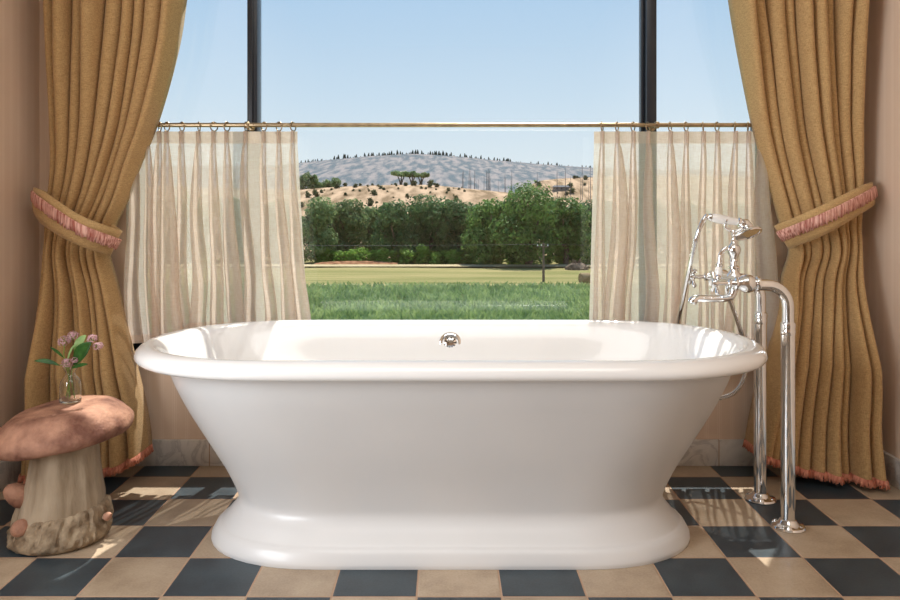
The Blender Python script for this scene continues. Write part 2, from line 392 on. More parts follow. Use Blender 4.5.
tub = thing('bathtub', (TX, TY, 0), 'white double ended freestanding enamel bathtub on a flared pedestal in front of the window', 'bathtub')
def ringmesh(name, profs, sel, mat, capfirst=False, flip=False, close_with=None):
    """all profiles give the normals; the rows of sel become the mesh"""
    def E(a, bb): return min(a*.8, lerp(.30, .42, min(1, max(0, (bb-.2)/.18))))
    rows = []; 
    for p in profs: rows += p
    K = len(plan(.5,.2,.3)); allv = []; allf = []
    for a, bb, z in rows: allv += [(TX+x, TY+y, z) for x, y in plan(a, bb, E(a, bb))]
    for i in range(len(rows)-1):
        for j in range(K): allf.append((i*K+j, i*K+(j+1)%K, (i+1)*K+(j+1)%K, (i+1)*K+j))
    me = bpy.data.meshes.new('tmp'); me.from_pydata(allv, [], allf); me.update()
    nor = [n.vector.copy() for n in me.vertex_normals]; bpy.data.meshes.remove(me)
    i0, i1 = sel
    v = allv[i0*K:(i1+1)*K]; nn = nor[i0*K:(i1+1)*K]
    f = [(i*K+j, i*K+(j+1)%K, (i+1)*K+(j+1)%K, (i+1)*K+j) for i in range(i1-i0) for j in range(K)]
    f = [t for t in f]
    if capfirst: f.append(tuple(range(K))[::-1])
    o = new_obj(name, v, f, mat, tub, True, 'keep')
    o.data.normals_split_custom_set_from_vertices(nn)
    return o
ni, nr = len(inner), len(rimp)
up = [inner, rimp[1:]]
ringmesh('basin', up, (0, ni-1), M['enamel'], True)
ringmesh('rim', up, (ni-1, ni+nr-2), M['enamel'])
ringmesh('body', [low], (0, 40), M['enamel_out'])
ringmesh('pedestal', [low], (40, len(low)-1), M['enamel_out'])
# overflow on the far inner side
oc = Vector((450.3-VX, 0, 0)) * (2.46/F) + Vector((0, TY + .2885, .476)); on = Vector((0, -1, .26)).normalized()
ov = MB(); ov.lathe([(.036,0),(.036,.004),(.033,.0065),(.027,.007),(.025,.0045),(.024,.003)], oc, on, 32); ovo = ov.build('overflow_drain', M['chrome'], tub)
g = MB(); g.lathe([(.0245,.0032),(.020,.006),(.012,.0085),(.006,.0092),(.0,.0094)], oc, on, 32, False); gr = g.build('grille', M['chrome'], ovo)
g = MB(); u_ = Vector((1,0,0)); w_ = on.cross(u_)
for k in range(10):
    a = 2*PI*k/10 + .15; dr = u_*math.cos(a) + w_*math.sin(a); sd = on.cross(dr)
    p0, p1 = oc + dr*.010 + on*.0094, oc + dr*.0205 + on*.0064
    g.add([p0+sd*.0011, p0-sd*.0011, p1-sd*.0028, p1+sd*.0028, p0+sd*.0011-on*.003, p0-sd*.0011-on*.003, p1-sd*.0028-on*.003, p1+sd*.0028-on*.003], [(0,1,2,3),(4,7,6,5),(0,4,5,1),(1,5,6,2),(2,6,7,3),(3,7,4,0)])
g.build('slots', M['darkhole'], ovo, False, None)

# ------------------------------------------------------------------ floor standing bath filler
fil = thing('bath_filler', (.977, 2.29, 0), 'chrome floor standing bath filler on two tall pipes at the right end of the tub', 'tap')
for x, d in ((.975, 2.19), (.980, 2.396)):
    ztop, br = .693, .062
    pts = [Vector((x, d, .58)), Vector((x, d, ztop-br))]
    for k in range(1, 9):
        a = PI/2*k/8; pts.append(Vector((x - br + br*math.cos(a), d, ztop - br + br*math.sin(a))))
    pts.append(Vector((.888, d, ztop)))
    r = MB(); r.tube(pts, .0165, 20)
    r.lathe([(.0165,.0),(.020,.003),(.021,.012),(.0195,.02),(.0205,.024),(.0205,.034),(.0185,.04)][::-1], (x, d, .548+.04), (0,0,-1), 24)
    r.lathe([(.0195,.012),(.0195,.552)], (x, d, 0), (0,0,1), 24)
    rp = r.build('riser_pipe', M['chrome'], fil)
    f_ = MB(); f_.lathe([(.046,.0005),(.047,.004),(.044,.009),(.034,.012),(.027,.016),(.0235,.022),(.0197,.025)], (x, d, 0), (0,0,1), 36)
    fl = f_.build('floor_flange', M['chrome'], fil)
    for k in range(4):
        a = PI/4 + k*PI/2; s_ = MB(); s_.lathe([(.0042,0),(.0042,.002),(.003,.0032),(.0,.0034)], (x+.037*math.cos(a), d+.037*math.sin(a), .0105), (0,0,1), 10); s_.build('screw', M['chrome'], fl)
zb = .700; xb = .845
mb = MB()
mb.tube([(xb, 2.175, zb), (xb, 2.41, zb)], .0135, 18)
for d in (2.19, 2.396):
    mb.lathe([(.0165,0),(.021,.001),(.0225,.005),(.021,.010),(.0175,.012),(.018,.016),(.024,.022),(.027,.032),(.0265,.043),(.022,.052),(.017,.058),(.0165,.064),(.019,.066),(.019,.070),(.012,.073),(.0105,.080),(.013,.083),(.013,.087),(.008,.090)], (.893, d, .697), (-1,0,0), 26)
mb.lathe([(.0,-.022),(.012,-.022),(.02,-.018),(.024,0),(.022,.014),(.014,.022),(.011,.030),(.016,.034),(.016,.038),(.010,.042),(.009,.052),(.0125,.055),(.010,.060),(.0125,.068),(.018,.078),(.0205,.088),(.018,.098),(.011,.106),(.0065,.112),(.0055,.128),(.0075,.132),(.0055,.137),(.0055,.146)], (xb+.012, 2.29, zb), (0,0,1), 26)
mb.build('mixer_body', M['chrome'], fil)
for d in (2.19, 2.396):
    h = MB(); xs = .765
    h.tube([(.805, d, zb-.002), (xs-.004, d, zb-.002)], .006, 14)
    h.lathe([(.007,0),(.0115,.003),(.0125,.010),(.011,.017),(.006,.020)], (xs+.010, d, zb-.002), (-1,0,0), 18)
    for k in range(4):
        a = PI/4*1.15 + k*PI/2; dr = Vector((0, math.cos(a), math.sin(a))); c0 = Vector((xs+.002, d, zb-.002))
        h.tube([c0+dr*.008, c0+dr*.019, c0+dr*.028, c0+dr*.034, c0+dr*.038], [.0052,.0046,.0068,.0076,.0036], 10)
    hh = h.build('cross_handle', M['chrome'], fil)
    q = MB(); q.lathe([(.0085,0),(.0085,.003),(.006,.0055),(.0,.0062)], (xs-.010, d, zb-.002), (-1,0,0), 16); q.build('porcelain_cap', M['porcelain'], hh)
sp = MB()
spt = catmull([(xb+.012, 2.29, zb-.015), (xb+.012, 2.29, .668), (xb+.004, 2.29, .649), (xb-.016, 2.29, .643), (xb-.06, 2.29, .642), (xb-.095, 2.29, .643), (xb-.108, 2.29, .638), (xb-.113, 2.29, .627)], 6)
sp.tube(spt, [interp([(0,.0135),(.25,.0115),(.5,.0105),(.75,.0115),(.9,.014),(1,.0125)], i/(len(spt)-1))[0] for i in range(len(spt))], 18)
sp.lathe([(.0145,0),(.017,.004),(.0145,.008)], (xb+.012, 2.29, .678), (0,0,1), 20)
sp.build('spout', M['chrome'], fil)
dv = MB(); dv.tube(catmull([(xb+.008, 2.29, .788), (xb-.012, 2.29, .792), (xb-.026, 2.29, .776), (xb-.030, 2.29, .752), (xb-.032, 2.29, .742)], 6), .0065, 14)
dv.lathe([(.007,0),(.011,.003),(.011,.008),(.007,.011)], (xb-.0315, 2.29, .748), (0,0,-1), 16)
dvo = dv.build('diverter', M['chrome'], fil)
pl = MB(); pl.lathe([(.006,0),(.010,.004),(.0115,.014),(.0095,.024),(.011,.030),(.008,.036),(.0,.038)], (xb-.034, 2.285, .738), (-.1,-.1,-1), 18); pl.build('lever', M['porcelain'], dvo)
cr = MB(); zc = .846
for s_ in (-1, 1):
    cr.tube(catmull([(xb+.012, 2.29, zc-.004), (xb+.012+s_*.012, 2.29, zc), (xb+.012+s_*.024, 2.29, zc+.008), (xb+.012+s_*.026, 2.29, zc+.020)], 5), .0045, 10)
    cr.tube([Vector((xb+.012+s_*.026, 2.29, zc+.020)) + Vector((0, .013*math.cos(a), .013 - .013*math.sin(a) - .0)) for a in [PI*k/10 for k in range(11)]], .0035, 8)
cr.build('cradle', M['chrome'], fil)
# hand shower resting on the cradle, with its hose
hs_ = thing('hand_shower', (.845, 2.29, .87), 'chrome hand shower with white porcelain grip and hose resting on the tap cradle', 'shower head')
A0, A1 = P(711, 217.5, 2.29), P(737, 222, 2.29)
ax = (A1 - A0).normalized(); L_ = (A1 - A0).length
q = MB(); q.lathe([(.0095,0),(.0125,.006),(.0145,.022),(.014,.04),(.012,.058),(.0105,L_)], A0, ax, 22); q.build('grip', M['porcelain'], hs_)
q = MB(); q.lathe([(.006,-.020),(.0085,-.018),(.0085,-.012),(.0075,-.010),(.0115,-.004),(.0115,.0005)], A0, ax, 20); q.build('hose_connector', M['chrome'], hs_)
q = MB()
q.lathe([(.0105,0),(.0145,.003),(.0145,.009),(.011,.012),(.013,.020),(.014,.028),(.010,.036)], A1, ax, 20)
fc = P(748, 233, 2.29); fn_ = Vector((.22, -.50, -1)).normalized()
q.build('ferrule', M['chrome'], hs_)
q = MB()
q.tube(catmull([A1+ax*.026, A1+ax*.036+Vector((0,0,-.006)), fc - fn_*.016], 5), [.011]*5 + [.012]*5 + [.013], 16)
q.lathe([(.008,-.020),(.014,-.016),(.020,-.011),(.033,-.005),(.040,-.001),(.041,.003),(.039,.006),(.034,.0065),(.032,.004),(.0,.004)], fc, fn_, 36)
q.build('spray_head', M['chrome'], hs_)
hp = [P(707,216.8,2.29)-ax*.004, P(701,225,2.29), P(695,243,2.30), P(689,270,2.34), P(683,300,2.43), P(678,325,2.515), P(679,350,2.545), P(688,380,2.54), P(703,397,2.50), P(720,398,2.46), P(736,391,2.44), P(745,374,2.43), P(746,350,2.43), P(739,326,2.39), P(732,306,2.35), P(727,292,2.32), P(728,282,2.305)]
q = MB(); hpp = catmull(hp, 14); q.tube(hpp, .0066, 12); q.build('hose', M['chrome'], hs_)

# ------------------------------------------------------------------ fringe helper
def fringe(path, outn, length, per_m, rnd, rad=.0016, down=Vector((0,0,-1)), spread=.35):
    """path: points of the upper edge; strands hang along down, tilted to outn"""
    b = MB(); tot = 0
    seg = [(path[i+1]-path[i]).length for i in range(len(path)-1)]
    for i, L in enumerate(seg):
        k = max(1, int(L*per_m + rnd.random()))
        tdir = (path[i+1]-path[i]).normalized() if L > 1e-6 else Vector((1,0,0))
        for j in range(k):
            p = path[i].lerp(path[i+1], (j + rnd.random())/k)
            o = outn[i] if isinstance(outn, list) else outn
            dn = down[i] if isinstance(down, list) else down
            d1 = (dn + o*rnd.uniform(0,.5)*spread*2 + tdir*rnd.uniform(-spread, spread)).normalized()
            d2 = (d1 + o*rnd.uniform(-.3,.5)*spread + tdir*rnd.uniform(-spread, spread)*1.5).normalized()
            l1 = length*rnd.uniform(.75,1.1)
            b.tube([p + o*.001, p + d1*l1*.55 + o*.001, p + d1*l1*.55 + d2*l1*.45], [rad, rad*1.05, rad*.7], 4)
    return b

# ------------------------------------------------------------------ heavy tied back drapes
DD = 2.645
def ztab(tab):
    dd = lambda y: 2.645 - .105*max(0, min(1, (y-230)/150))
    return sorted([(-(fz(y, DD)), fx(a, dd(y)), fx(c, dd(y) + .03)) if c < 450 else (-(fz(y, DD)), fx(a, dd(y) + .03), fx(c, dd(y))) for y, a, c in tab])
def drape(tabpx, label, seed, side, hem):
    rnd = random.Random(seed)
    tab = ztab(tabpx); NV = 120; NF = 9; PER = 26
    w = [rnd.uniform(.7, 1.35) for _ in range(NF)]; tot = sum(w); cum = [0]
    for q in w: cum.append(cum[-1] + q/tot)
    amp = [rnd.uniform(.75, 1.2) for _ in range(NF)]
    ztie = fz(235 if side < 0 else 228, DD)
    z_top = 2.6
    verts = []; NU = NF*PER
    hemp = []
    for iv in range(NV+1):
        t = iv/NV
        zc = lerp(z_top, 0.0, t)
        for iu in range(NU+1):
            u = iu/NU; k = min(NF-1, iu//PER); ph = (iu - k*PER)/PER
            s = lerp(cum[k], cum[k+1], ph)
            # hem height follows the pull of the band
            zh = interp(hem, s)[0]
            z = lerp(z_top, zh, t)
            xl, xr = smooth_interp(tab, -z)
            g = math.exp(-((z-ztie)/.16)**2)
            below = max(0, min(1, (ztie - z)/.45)); above = max(0, min(1, (z-ztie)/.9))
            A = lerp(.026, .068, max(below, above)) * amp[k]
            nz = noise.noise(Vector((k*3.1+seed, z*1.4, 0)))
            A *= 1 + .35*nz
            wv = abs(math.sin(PI*ph))**.56
            wid = (xr-xl)*(cum[k+1]-cum[k])
            ov = -.13*wid*math.sin(2*PI*ph)*(1-.45*g)
            wob = .010*noise.noise(Vector((s*5+seed*2, z*1.1, 3)))*(1-.8*g)*max(below, above)
            edge = min(1, min(s, 1-s)/.06)
            x = lerp(xl, xr, s) + ov*edge + wob*edge
            base = 2.66 - .055*g*math.sin(PI*s)**.8 - .02*below
            y = base - A*wv*1.9 + .006*noise.noise(Vector((iu*.05, z*4, seed)))
            if side < 0: y -= .03*below*(1-s)
            else: y -= .03*below*s
            verts.append(Vector((x, y, z)))
    faces = [(i*(NU+1)+j, i*(NU+1)+j+1, (i+1)*(NU+1)+j+1, (i+1)*(NU+1)+j) for i in range(NV) for j in range(NU)]
    xs = sum(v.x for v in verts)/len(verts)
    root = thing('drape', (xs, 2.6, 0.0), label, 'curtain')
    o = new_obj('cloth', verts, faces, M['drape'], root, True, None)
    md = o.modifiers.new('thick', 'SOLIDIFY'); md.thickness = .004; md.offset = 0
    hp = [verts[NV*(NU+1)+j] + Vector((0,-.0035,.016)) for j in range(0, NU+1, 1)]
    outs = []
    for i in range(len(hp)-1):
        tdir = (hp[i+1]-hp[i]); n_ = Vector((tdir.y, -tdir.x, 0)); outs.append(n_.normalized() if n_.length > 1e-7 else Vector((0,-1,0)))
    fr = fringe(hp, outs, .026, 1000, rnd, .0021)
    fr.build('hem_fringe', M['fringe'], root, True, None)
    return root
drape([(-330,57,224),(-150,55,206),(0,53,188),(50,53,180),(123,54,160),(167,54,142),(200,51,130),(225,49,118),(250,47,110),(287,43,117),(340,35,126),(420,26,141),(480,21,146)],
      'tan linen drape at the left of the window, its hem behind the mushroom stool', 3, -1, [(0,.022),(.5,.03),(.8,.05),(1,.085)])
drape([(-330,696,850),(-150,712,853),(0,727,855),(60,737,856),(125,750,857),(175,764,859),(225,778,857),(250,788,856),(275,783,856),(310,780,860),(380,765,872),(420,757,872),(480,747,878)],
      'tan linen drape at the right of the window, behind the chrome tap pipes', 11, 1, [(0,.10),(.2,.06),(.45,.032),(1,.022)])

def tieback(top, bot, fr, label, side):
    """top/bot/fr: rows of pixels along the front of the band"""
    rnd = random.Random(40+side)
    NT = 60; front_t, front_b, fl = [], [], []
    def dep(t): return 2.648 - .192*math.sin(PI*min(1, max(0, t)))**.55
    for i in range(NT+1):
        t = i/NT; d = dep(.045 + .93*t)
        a = smooth_interp(top, t); c = smooth_interp(bot, t); e = smooth_interp(fr, t)
        front_t.append(P(a[0], a[1], d)); front_b.append(P(c[0], c[1], d+.004)); fl.append((e, d))
    ring_t = list(front_t); ring_b = list(front_b)
    pt, pb = front_t[-1], front_b[-1]; qt, qb = front_t[0], front_b[0]
    for i in range(1, 14):                                   # behind the gathered cloth
        t = i/14; ring_t.append(pt.lerp(qt, t) + Vector((0, .035*math.sin(PI*t)**.4, 0))); ring_b.append(pb.lerp(qb, t) + Vector((0, .035*math.sin(PI*t)**.4, 0)))
    n = len(ring_t); H = 5; verts = []; faces = []
    for i in range(n):
        for h in range(H+1):
            p = ring_t[i].lerp(ring_b[i], h/H); p.y -= .006*math.sin(PI*h/H); verts.append(p)
    for i in range(n):
        for h in range(H): faces.append((i*(H+1)+h, ((i+1)%n)*(H+1)+h, ((i+1)%n)*(H+1)+h+1, i*(H+1)+h+1))
    c0 = sum(verts, Vector())/len(verts)
    root = thing('curtain_tieback', c0, label, 'curtain tieback')
    o = new_obj('band', verts, faces, M['tie'], root, True, None)
    md = o.modifiers.new('thick', 'SOLIDIFY'); md.thickness = .005; md.offset = 0
    path = []; outs = []; downs = []
    for (e, d), a, c in zip(fl, front_t, front_b): path.append(P(e[0], e[1]-5.5, d - .012)); downs.append((c-a).normalized())
    for i in range(len(path)-1):
        td = path[i+1]-path[i]; nn = Vector((td.y, -td.x, 0)).normalized(); outs.append(nn if nn.y < 0 else -nn)
    f1 = fringe(path, outs, .034, 520, rnd, .0030, downs, .07)
    f1.tube([p for p in path], .0035, 6)
    f1.build('fringe_trim', M['tiefringe'], root, True, None)
    hk = MB(); hx = qt.x - .012 if side < 0 else pt.x + .012
    e0 = (qt+qb)/2 if side < 0 else (pt+pb)/2
    hk.tube(catmull([(e0.x, YW-.001, e0.z), (e0.x, YW-.03, e0.z), (e0.x, e0.y+.006, e0.z)], 5), .005, 10); hk.lathe([(.016,0),(.014,.004),(.006,.007)], (e0.x, YW-.0005, e0.z), (0,-1,0), 18)
    hk.build('wall_hook', M['brass'], root)
    return root
tieback([(0,34,187),(.12,43,191),(.5,80,215),(1,122,231)], [(0,33,210),(.12,41,223),(.5,74,243),(1,110,256)], [(0,32,197),(.12,40,204),(.5,78,229),(1,121,246)],
        'tan tieback with coral pink fringe gathering the left hand drape', 'x' and -1)
tieback([(0,774.5,226),(.5,820,206),(.88,863,185),(1,872,182)], [(0,789,249),(.5,828,233),(.88,868,209),(1,875,204)], [(0,777,238),(.5,824,219),(.88,866,198),(1,875,192)],
        'tan tieback with coral pink fringe gathering the right hand drape by the pale wall', 1)

# ------------------------------------------------------------------ cafe rod and sheers
YR = 2.665; zr = fz(125, YR); rr = .0078
rod = thing('curtain_rod', (0, YR, zr), 'thin aged brass cafe rod running across the window', 'curtain rod')
b = MB(); b.tube([(-1.22, YR, zr), (1.24, YR, zr)], rr, 18); b.build('pole', M['brass'], rod)
for x in (-1.19, -.695, .730, 1.21):
    b = MB(); yb = YW-.0005 if abs(x) > 1 else YW+.0055
    b.tube([(x, YR+rr*.6, zr-.003), (x, yb, zr-.003)], .005, 10); b.lathe([(.013,0),(.012,.004),(.006,.006)], (x, yb, zr-.003), (0,-1,0), 18)
    b.lathe([(.0115,-.007),(.0125,-.004),(.0125,.004),(.0115,.007)], (x, YR, zr), (1,0,0), 18)
    b.build('bracket', M['brass'], rod)
for x, s_ in ((-1.22,-1), (1.24,1)):
    b = MB(); b.lathe([(rr,0),(.012,.003),(.014,.012),(.010,.020),(.0,.023)], (x, YR, zr), (s_,0,0), 18); b.build('finial', M['brass'], rod)

def sheer(rings_px, x_left_px, x_right_px, label, seed, hem_px, hem_in):
    """x_left_px / x_right_px: (top, bottom) pixels of the side edges"""
    rnd = random.Random(seed); YS = 2.668
    zt, zh, zb_ = fz(131.5, YS), fz(143.5, YS), fz(hem_px, YS)
    pl = [fx(p, YR) for p in rings_px]; n = len(pl)
    xlt, xlb, xrt, xrb = fx(x_left_px[0], YS), fx(x_left_px[1], YS), fx(x_right_px[0], YS), fx(x_right_px[1], YS)
    NV = 56; LP = 16; SG = 8
    segs = []                                   # ('flat', i) / ('loop', i)
    par = []
    for i in range(n):
        par += [('f', i, k/SG) for k in range(SG)]
        par += [('l', i, -1 + 2*k/LP) for k in range(LP)]
    par += [('f', n, k/SG) for k in range(SG+1)]
    rows = []
    zs = [lerp(zt, zh, k/5) for k in range(6)] + [lerp(zh, zb_, (k/(NV-6))**1.0) for k in range(1, NV-5)]
    rb = [rnd.choice((rnd.uniform(.45,.8), rnd.uniform(.9,1.6))) for _ in pl]; rdir = [rnd.uniform(-1, 1) for _ in pl]
    for z in zs:
        v = max(0, (zh - z)/(zh - zb_)); hd = max(0, min(1, (zt-z)/(zt-zh)))
        xl, xr = lerp(xlt, xlb, v), lerp(xrt, xrb, v)
        opn = v**.55
        P0 = []
        for i, p in enumerate(pl):
            f = (p - xlt)/(xrt - xlt)
            c = lerp(p, xl + (xr-xl)*f, v) + opn*.020*noise.noise(Vector((i*2.3+seed, v*2.2, 0)))
            h = lerp(.003, .007, opn); B = (.005 + .022*opn*rb[i]*(1+.5*noise.noise(Vector((i*1.7, v*2.5, seed)))))
            D = lerp(.024, .036*rb[i]**.5, opn); P0.append((c, h, B, D))
        row = []
        for kind, i, t in par:
            if kind == 'l':
                c, h, B, D = P0[i]
                x = c + h*t + B*math.sin(PI*t); y = YS - D*(math.cos(PI*t)+1)/2
                x += rdir[i]*.032*opn*(math.cos(PI*t)+1)/2
            else:
                a = xl if i == 0 else P0[i-1][0] + P0[i-1][1]; c2 = xr if i == n else P0[i][0] - P0[i][1]
                x = lerp(a, c2, t)
                y = YS + math.sin(PI*t)*(.010*opn*noise.noise(Vector((i*3.3, v*3, seed+5)))) 
                if i in (0, n): y = YS
            y += .004*opn*noise.noise(Vector((x*30, z*9, seed)))
            e = max(0, min(1, (fx(172, YS) - x)/-.07)) if seed == 5 else max(0, min(1, (fx(764, YS) - x)/.06))
            row.append(Vector((x, min(y, 2.7065), z - (hem_in - hem_px)/288*v*e)))
        rows.append(row)
    W = len(par)
    x0 = sum(pl)/n
    root = thing('sheer_curtain', (x0, YS, zb_), label, 'curtain')
    def part(name, r0, r1, mat):
        vs = [p for r in rows[r0:r1+1] for p in r]
        fs = [(i*W+j, i*W+j+1, (i+1)*W+j+1, (i+1)*W+j) for i in range(r1-r0) for j in range(W-1)]
        return new_obj(name, vs, fs, mat, root, True, None)
    part('header', 0, 5, M['header']); part('panel', 5, len(rows)-3, M['sheer']); part('hem', len(rows)-3, len(rows)-1, M['header'])
    # ring meshes: one is made, the others are copies sharing it
    b = MB()
    R0 = .0155
    b.tube([(0, R0*math.cos(a), R0*math.sin(a)) for a in [2*PI*k/26 for k in range(26)]], .0022, 8, closed=True)
    b.tube(catmull([(0,0,-R0-.001), (0,.003,-R0-.007), (0,0,-R0-.013)], 4), .0016, 6)
    proto = None
    for p in pl:
        if proto is None:
            o = b.build('ring', M['brass'], root, True, None); proto = o
        else:
            o = proto.copy(); C.objects.link(o); o.parent = root
        o.matrix_parent_inverse = Matrix.Translation(-root.location)
        o.location = (p, YR, zr - R0 + rr + .0022); o.rotation_euler = (0, rnd.uniform(-.1,.1), rnd.choice((-1,1))*rnd.uniform(.35,.95))
    return root
sheer([136,148,160,167,182,199,214,227,246,264,279,293], (126,127), (297.5,308), 'pale sheer linen cafe curtain covering the lower left of the window', 5, 342, 329)
sheer([602,617,633,648,670,686,703,717,735,748,760], (594,588), (770,772), 'pale sheer linen cafe curtain at the lower right of the window behind the tap', 9, 346, 362)

# ------------------------------------------------------------------ mushroom stool, vase, flowers
SX, SY = -1.074, 2.125
st = thing('mushroom_stool', (SX, SY, 0), 'terracotta and stone mushroom shaped stool with tilted red brown cap, left of the tub', 'stool')
def lathe_noise(prof, c, n, fn, tilt=None):
    verts = []; faces = []; k = len(prof)
    for i, (r, z) in enumerate(prof):
        for j in range(n):
            a = 2*PI*j/n; rr_, dz, ox = fn(r, z, a)
            p = Vector((rr_*math.cos(a) + ox, rr_*math.sin(a), z+dz))
            verts.append(p)
    for i in range(k-1):
        for j in range(n): faces.append((i*n+j, i*n+(j+1)%n, (i+1)*n+(j+1)%n, (i+1)*n+j))
    faces.append(tuple(range(n))[::-1]); faces.append(tuple((k-1)*n+j for j in range(n)))
    if tilt: verts = [tilt @ v for v in verts]
    return [v + Vector(c) for v in verts], faces
def f_stem(r, z, a):
    rid = math.sin(a*19 + 2.5*noise.noise(Vector((math.cos(a)*2, math.sin(a)*2, z*9))))*.0016
    b_ = .010*noise.noise(Vector((math.cos(a)*1.3, math.sin(a)*1.3, z*5)))
    return r + rid + b_*.5, 0, .016*min(1, z/.11)
v, f = lathe_noise([(.116,.03),(.111,.06),(.106,.085),(.102,.12),(.0965,.155),(.091,.19),(.087,.225),(.084,.255),(.087,.285)], (SX, SY, 0), 72, f_stem)
new_obj('stem', v, f, M['stem'], st, True, 60)
def f_sk(r, z, a):
    k = max(0, min(1, min(z, .105-z)/.02))
    q = noise.noise(Vector((math.cos(a)*3, math.sin(a)*3, z*14)))*.006 + noise.noise(Vector((math.cos(a)*12, math.sin(a)*12, z*40)))*.006 + math.sin(a*24 + 6*noise.noise(Vector((math.cos(a)*4, math.sin(a)*4, z*20))))*.003 + noise.noise(Vector((math.cos(a)*26, math.sin(a)*26, z*70)))*.004
    return r + q*k, .018*math.cos(a)*max(0, (z-.04)/.06), .016*min(1, z/.11)
prof = dense([(.108,.0005,0),(.122,.004,0),(.129,.014,0),(.130,.03,0),(.127,.048,0),(.121,.062,0),(.115,.074,0),(.109,.082,0),(.100,.086,0)], 5)
v, f = lathe_noise([(p[0], p[1]) for p in prof], (SX, SY, 0), 150, f_sk)
new_obj('root_skirt', v, f, M['skirt'], st, True, 60)
tilt = Matrix.Rotation(math.radians(-7.5), 4, 'Y') @ Matrix.Rotation(math.radians(1), 4, 'X')
def f_cap(r, z, a):
    b_ = .010*noise.noise(Vector((math.cos(a)*1.1+3, math.sin(a)*1.1, 0)))*min(1, r/.1) + .003*noise.noise(Vector((math.cos(a)*5, math.sin(a)*5, z*30)))
    return r + b_, .003*noise.noise(Vector((r*14*math.cos(a), r*14*math.sin(a), 2)))*min(1,r/.06), 0
prof = dense([(.02,-.026,0),(.085,-.026,0),(.12,-.031,0),(.152,-.036,0),(.172,-.034,0),(.182,-.024,0),(.185,-.010,0),(.180,.004,0),(.166,.022,0),(.148,.038,0),(.130,.0495,0),(.117,.0545,0),(.100,.056,0),(.06,.0575,0),(.02,.058,0)], 4)
v, f = lathe_noise([(p[0], p[1]) for p in prof], (SX-.002, SY+.03, .300), 96, f_cap, tilt)
cap = new_obj('cap', v, f, M['cap'], st, True, 60)
def small(c, r, h, tiltv, foot, sr=.017):
    b = MB(); ax = Vector(tiltv).normalized()
    b.lathe([(.0,-h*.3),(r*.6,-h*.32),(r*.9,-h*.28),(r,-h*.05),(r*.93,h*.25),(r*.7,h*.55),(r*.38,h*.74),(0,h*.8)], c, ax, 22, False)
    o = b.build('small_cap', M['cap'], st, True, 60)
    q = MB(); c = Vector(c); q.tube(catmull([foot, (Vector(foot)+c)/2 + Vector((-.004,-.004,0)), c - ax*h*.2], 5), [sr-.0006*i*sr/.017 for i in range(11)], 12); q.build('small_stem', M['stem'], st)
small(P(21,496,2.085), .031, .062, (-.62,-.45,.60), P(17,545,2.09))
small(P(21,528.5,2.03), .0255, .030, (-.1,-.3,1), P(22,550,2.04))
small(P(107,516.5,2.10), .011, .02, (.9,-.2,.6), P(104.5,517,2.10), .006)

Vb = P(70.5, 405.5, 2.165)
cap_eval = cap.data
# rest the vase on the cap's top surface
zt = max(v.co.z for v in cap_eval.vertices if (v.co.x-Vb.x)**2 + (v.co.y-Vb.y)**2 < .03**2)
VZ = zt + .0006
va = thing('bud_vase', (Vb.x, Vb.y, VZ), 'small clear glass bud vase standing on the mushroom stool', 'vase')
b = MB(); T_ = .0022
outp = [(.020,0),(.0265,.0015),(.0285,.006),(.0288,.030),(.0285,.048),(.0255,.062),(.0175,.072),(.0130,.079),(.0125,.083),(.0150,.090),(.0195,.0965),(.0205,.0985)]
inp = [(max(.001, r - T_), z + (.007 if i < 3 else 0)) for i, (r, z) in enumerate(outp)][1:]
op = [(p[0], p[1]) for p in dense([(r, z, 0) for r, z in outp], 3)]
ip = [(p[0], p[1]) for p in dense([(r, z, 0) for r, z in inp], 3)][::-1]
b.lathe(op + ip + [(.002, .0085)], (Vb.x, Vb.y, VZ), (0,0,1), 40); b.build('glass', M['vase'], va, True, 60)

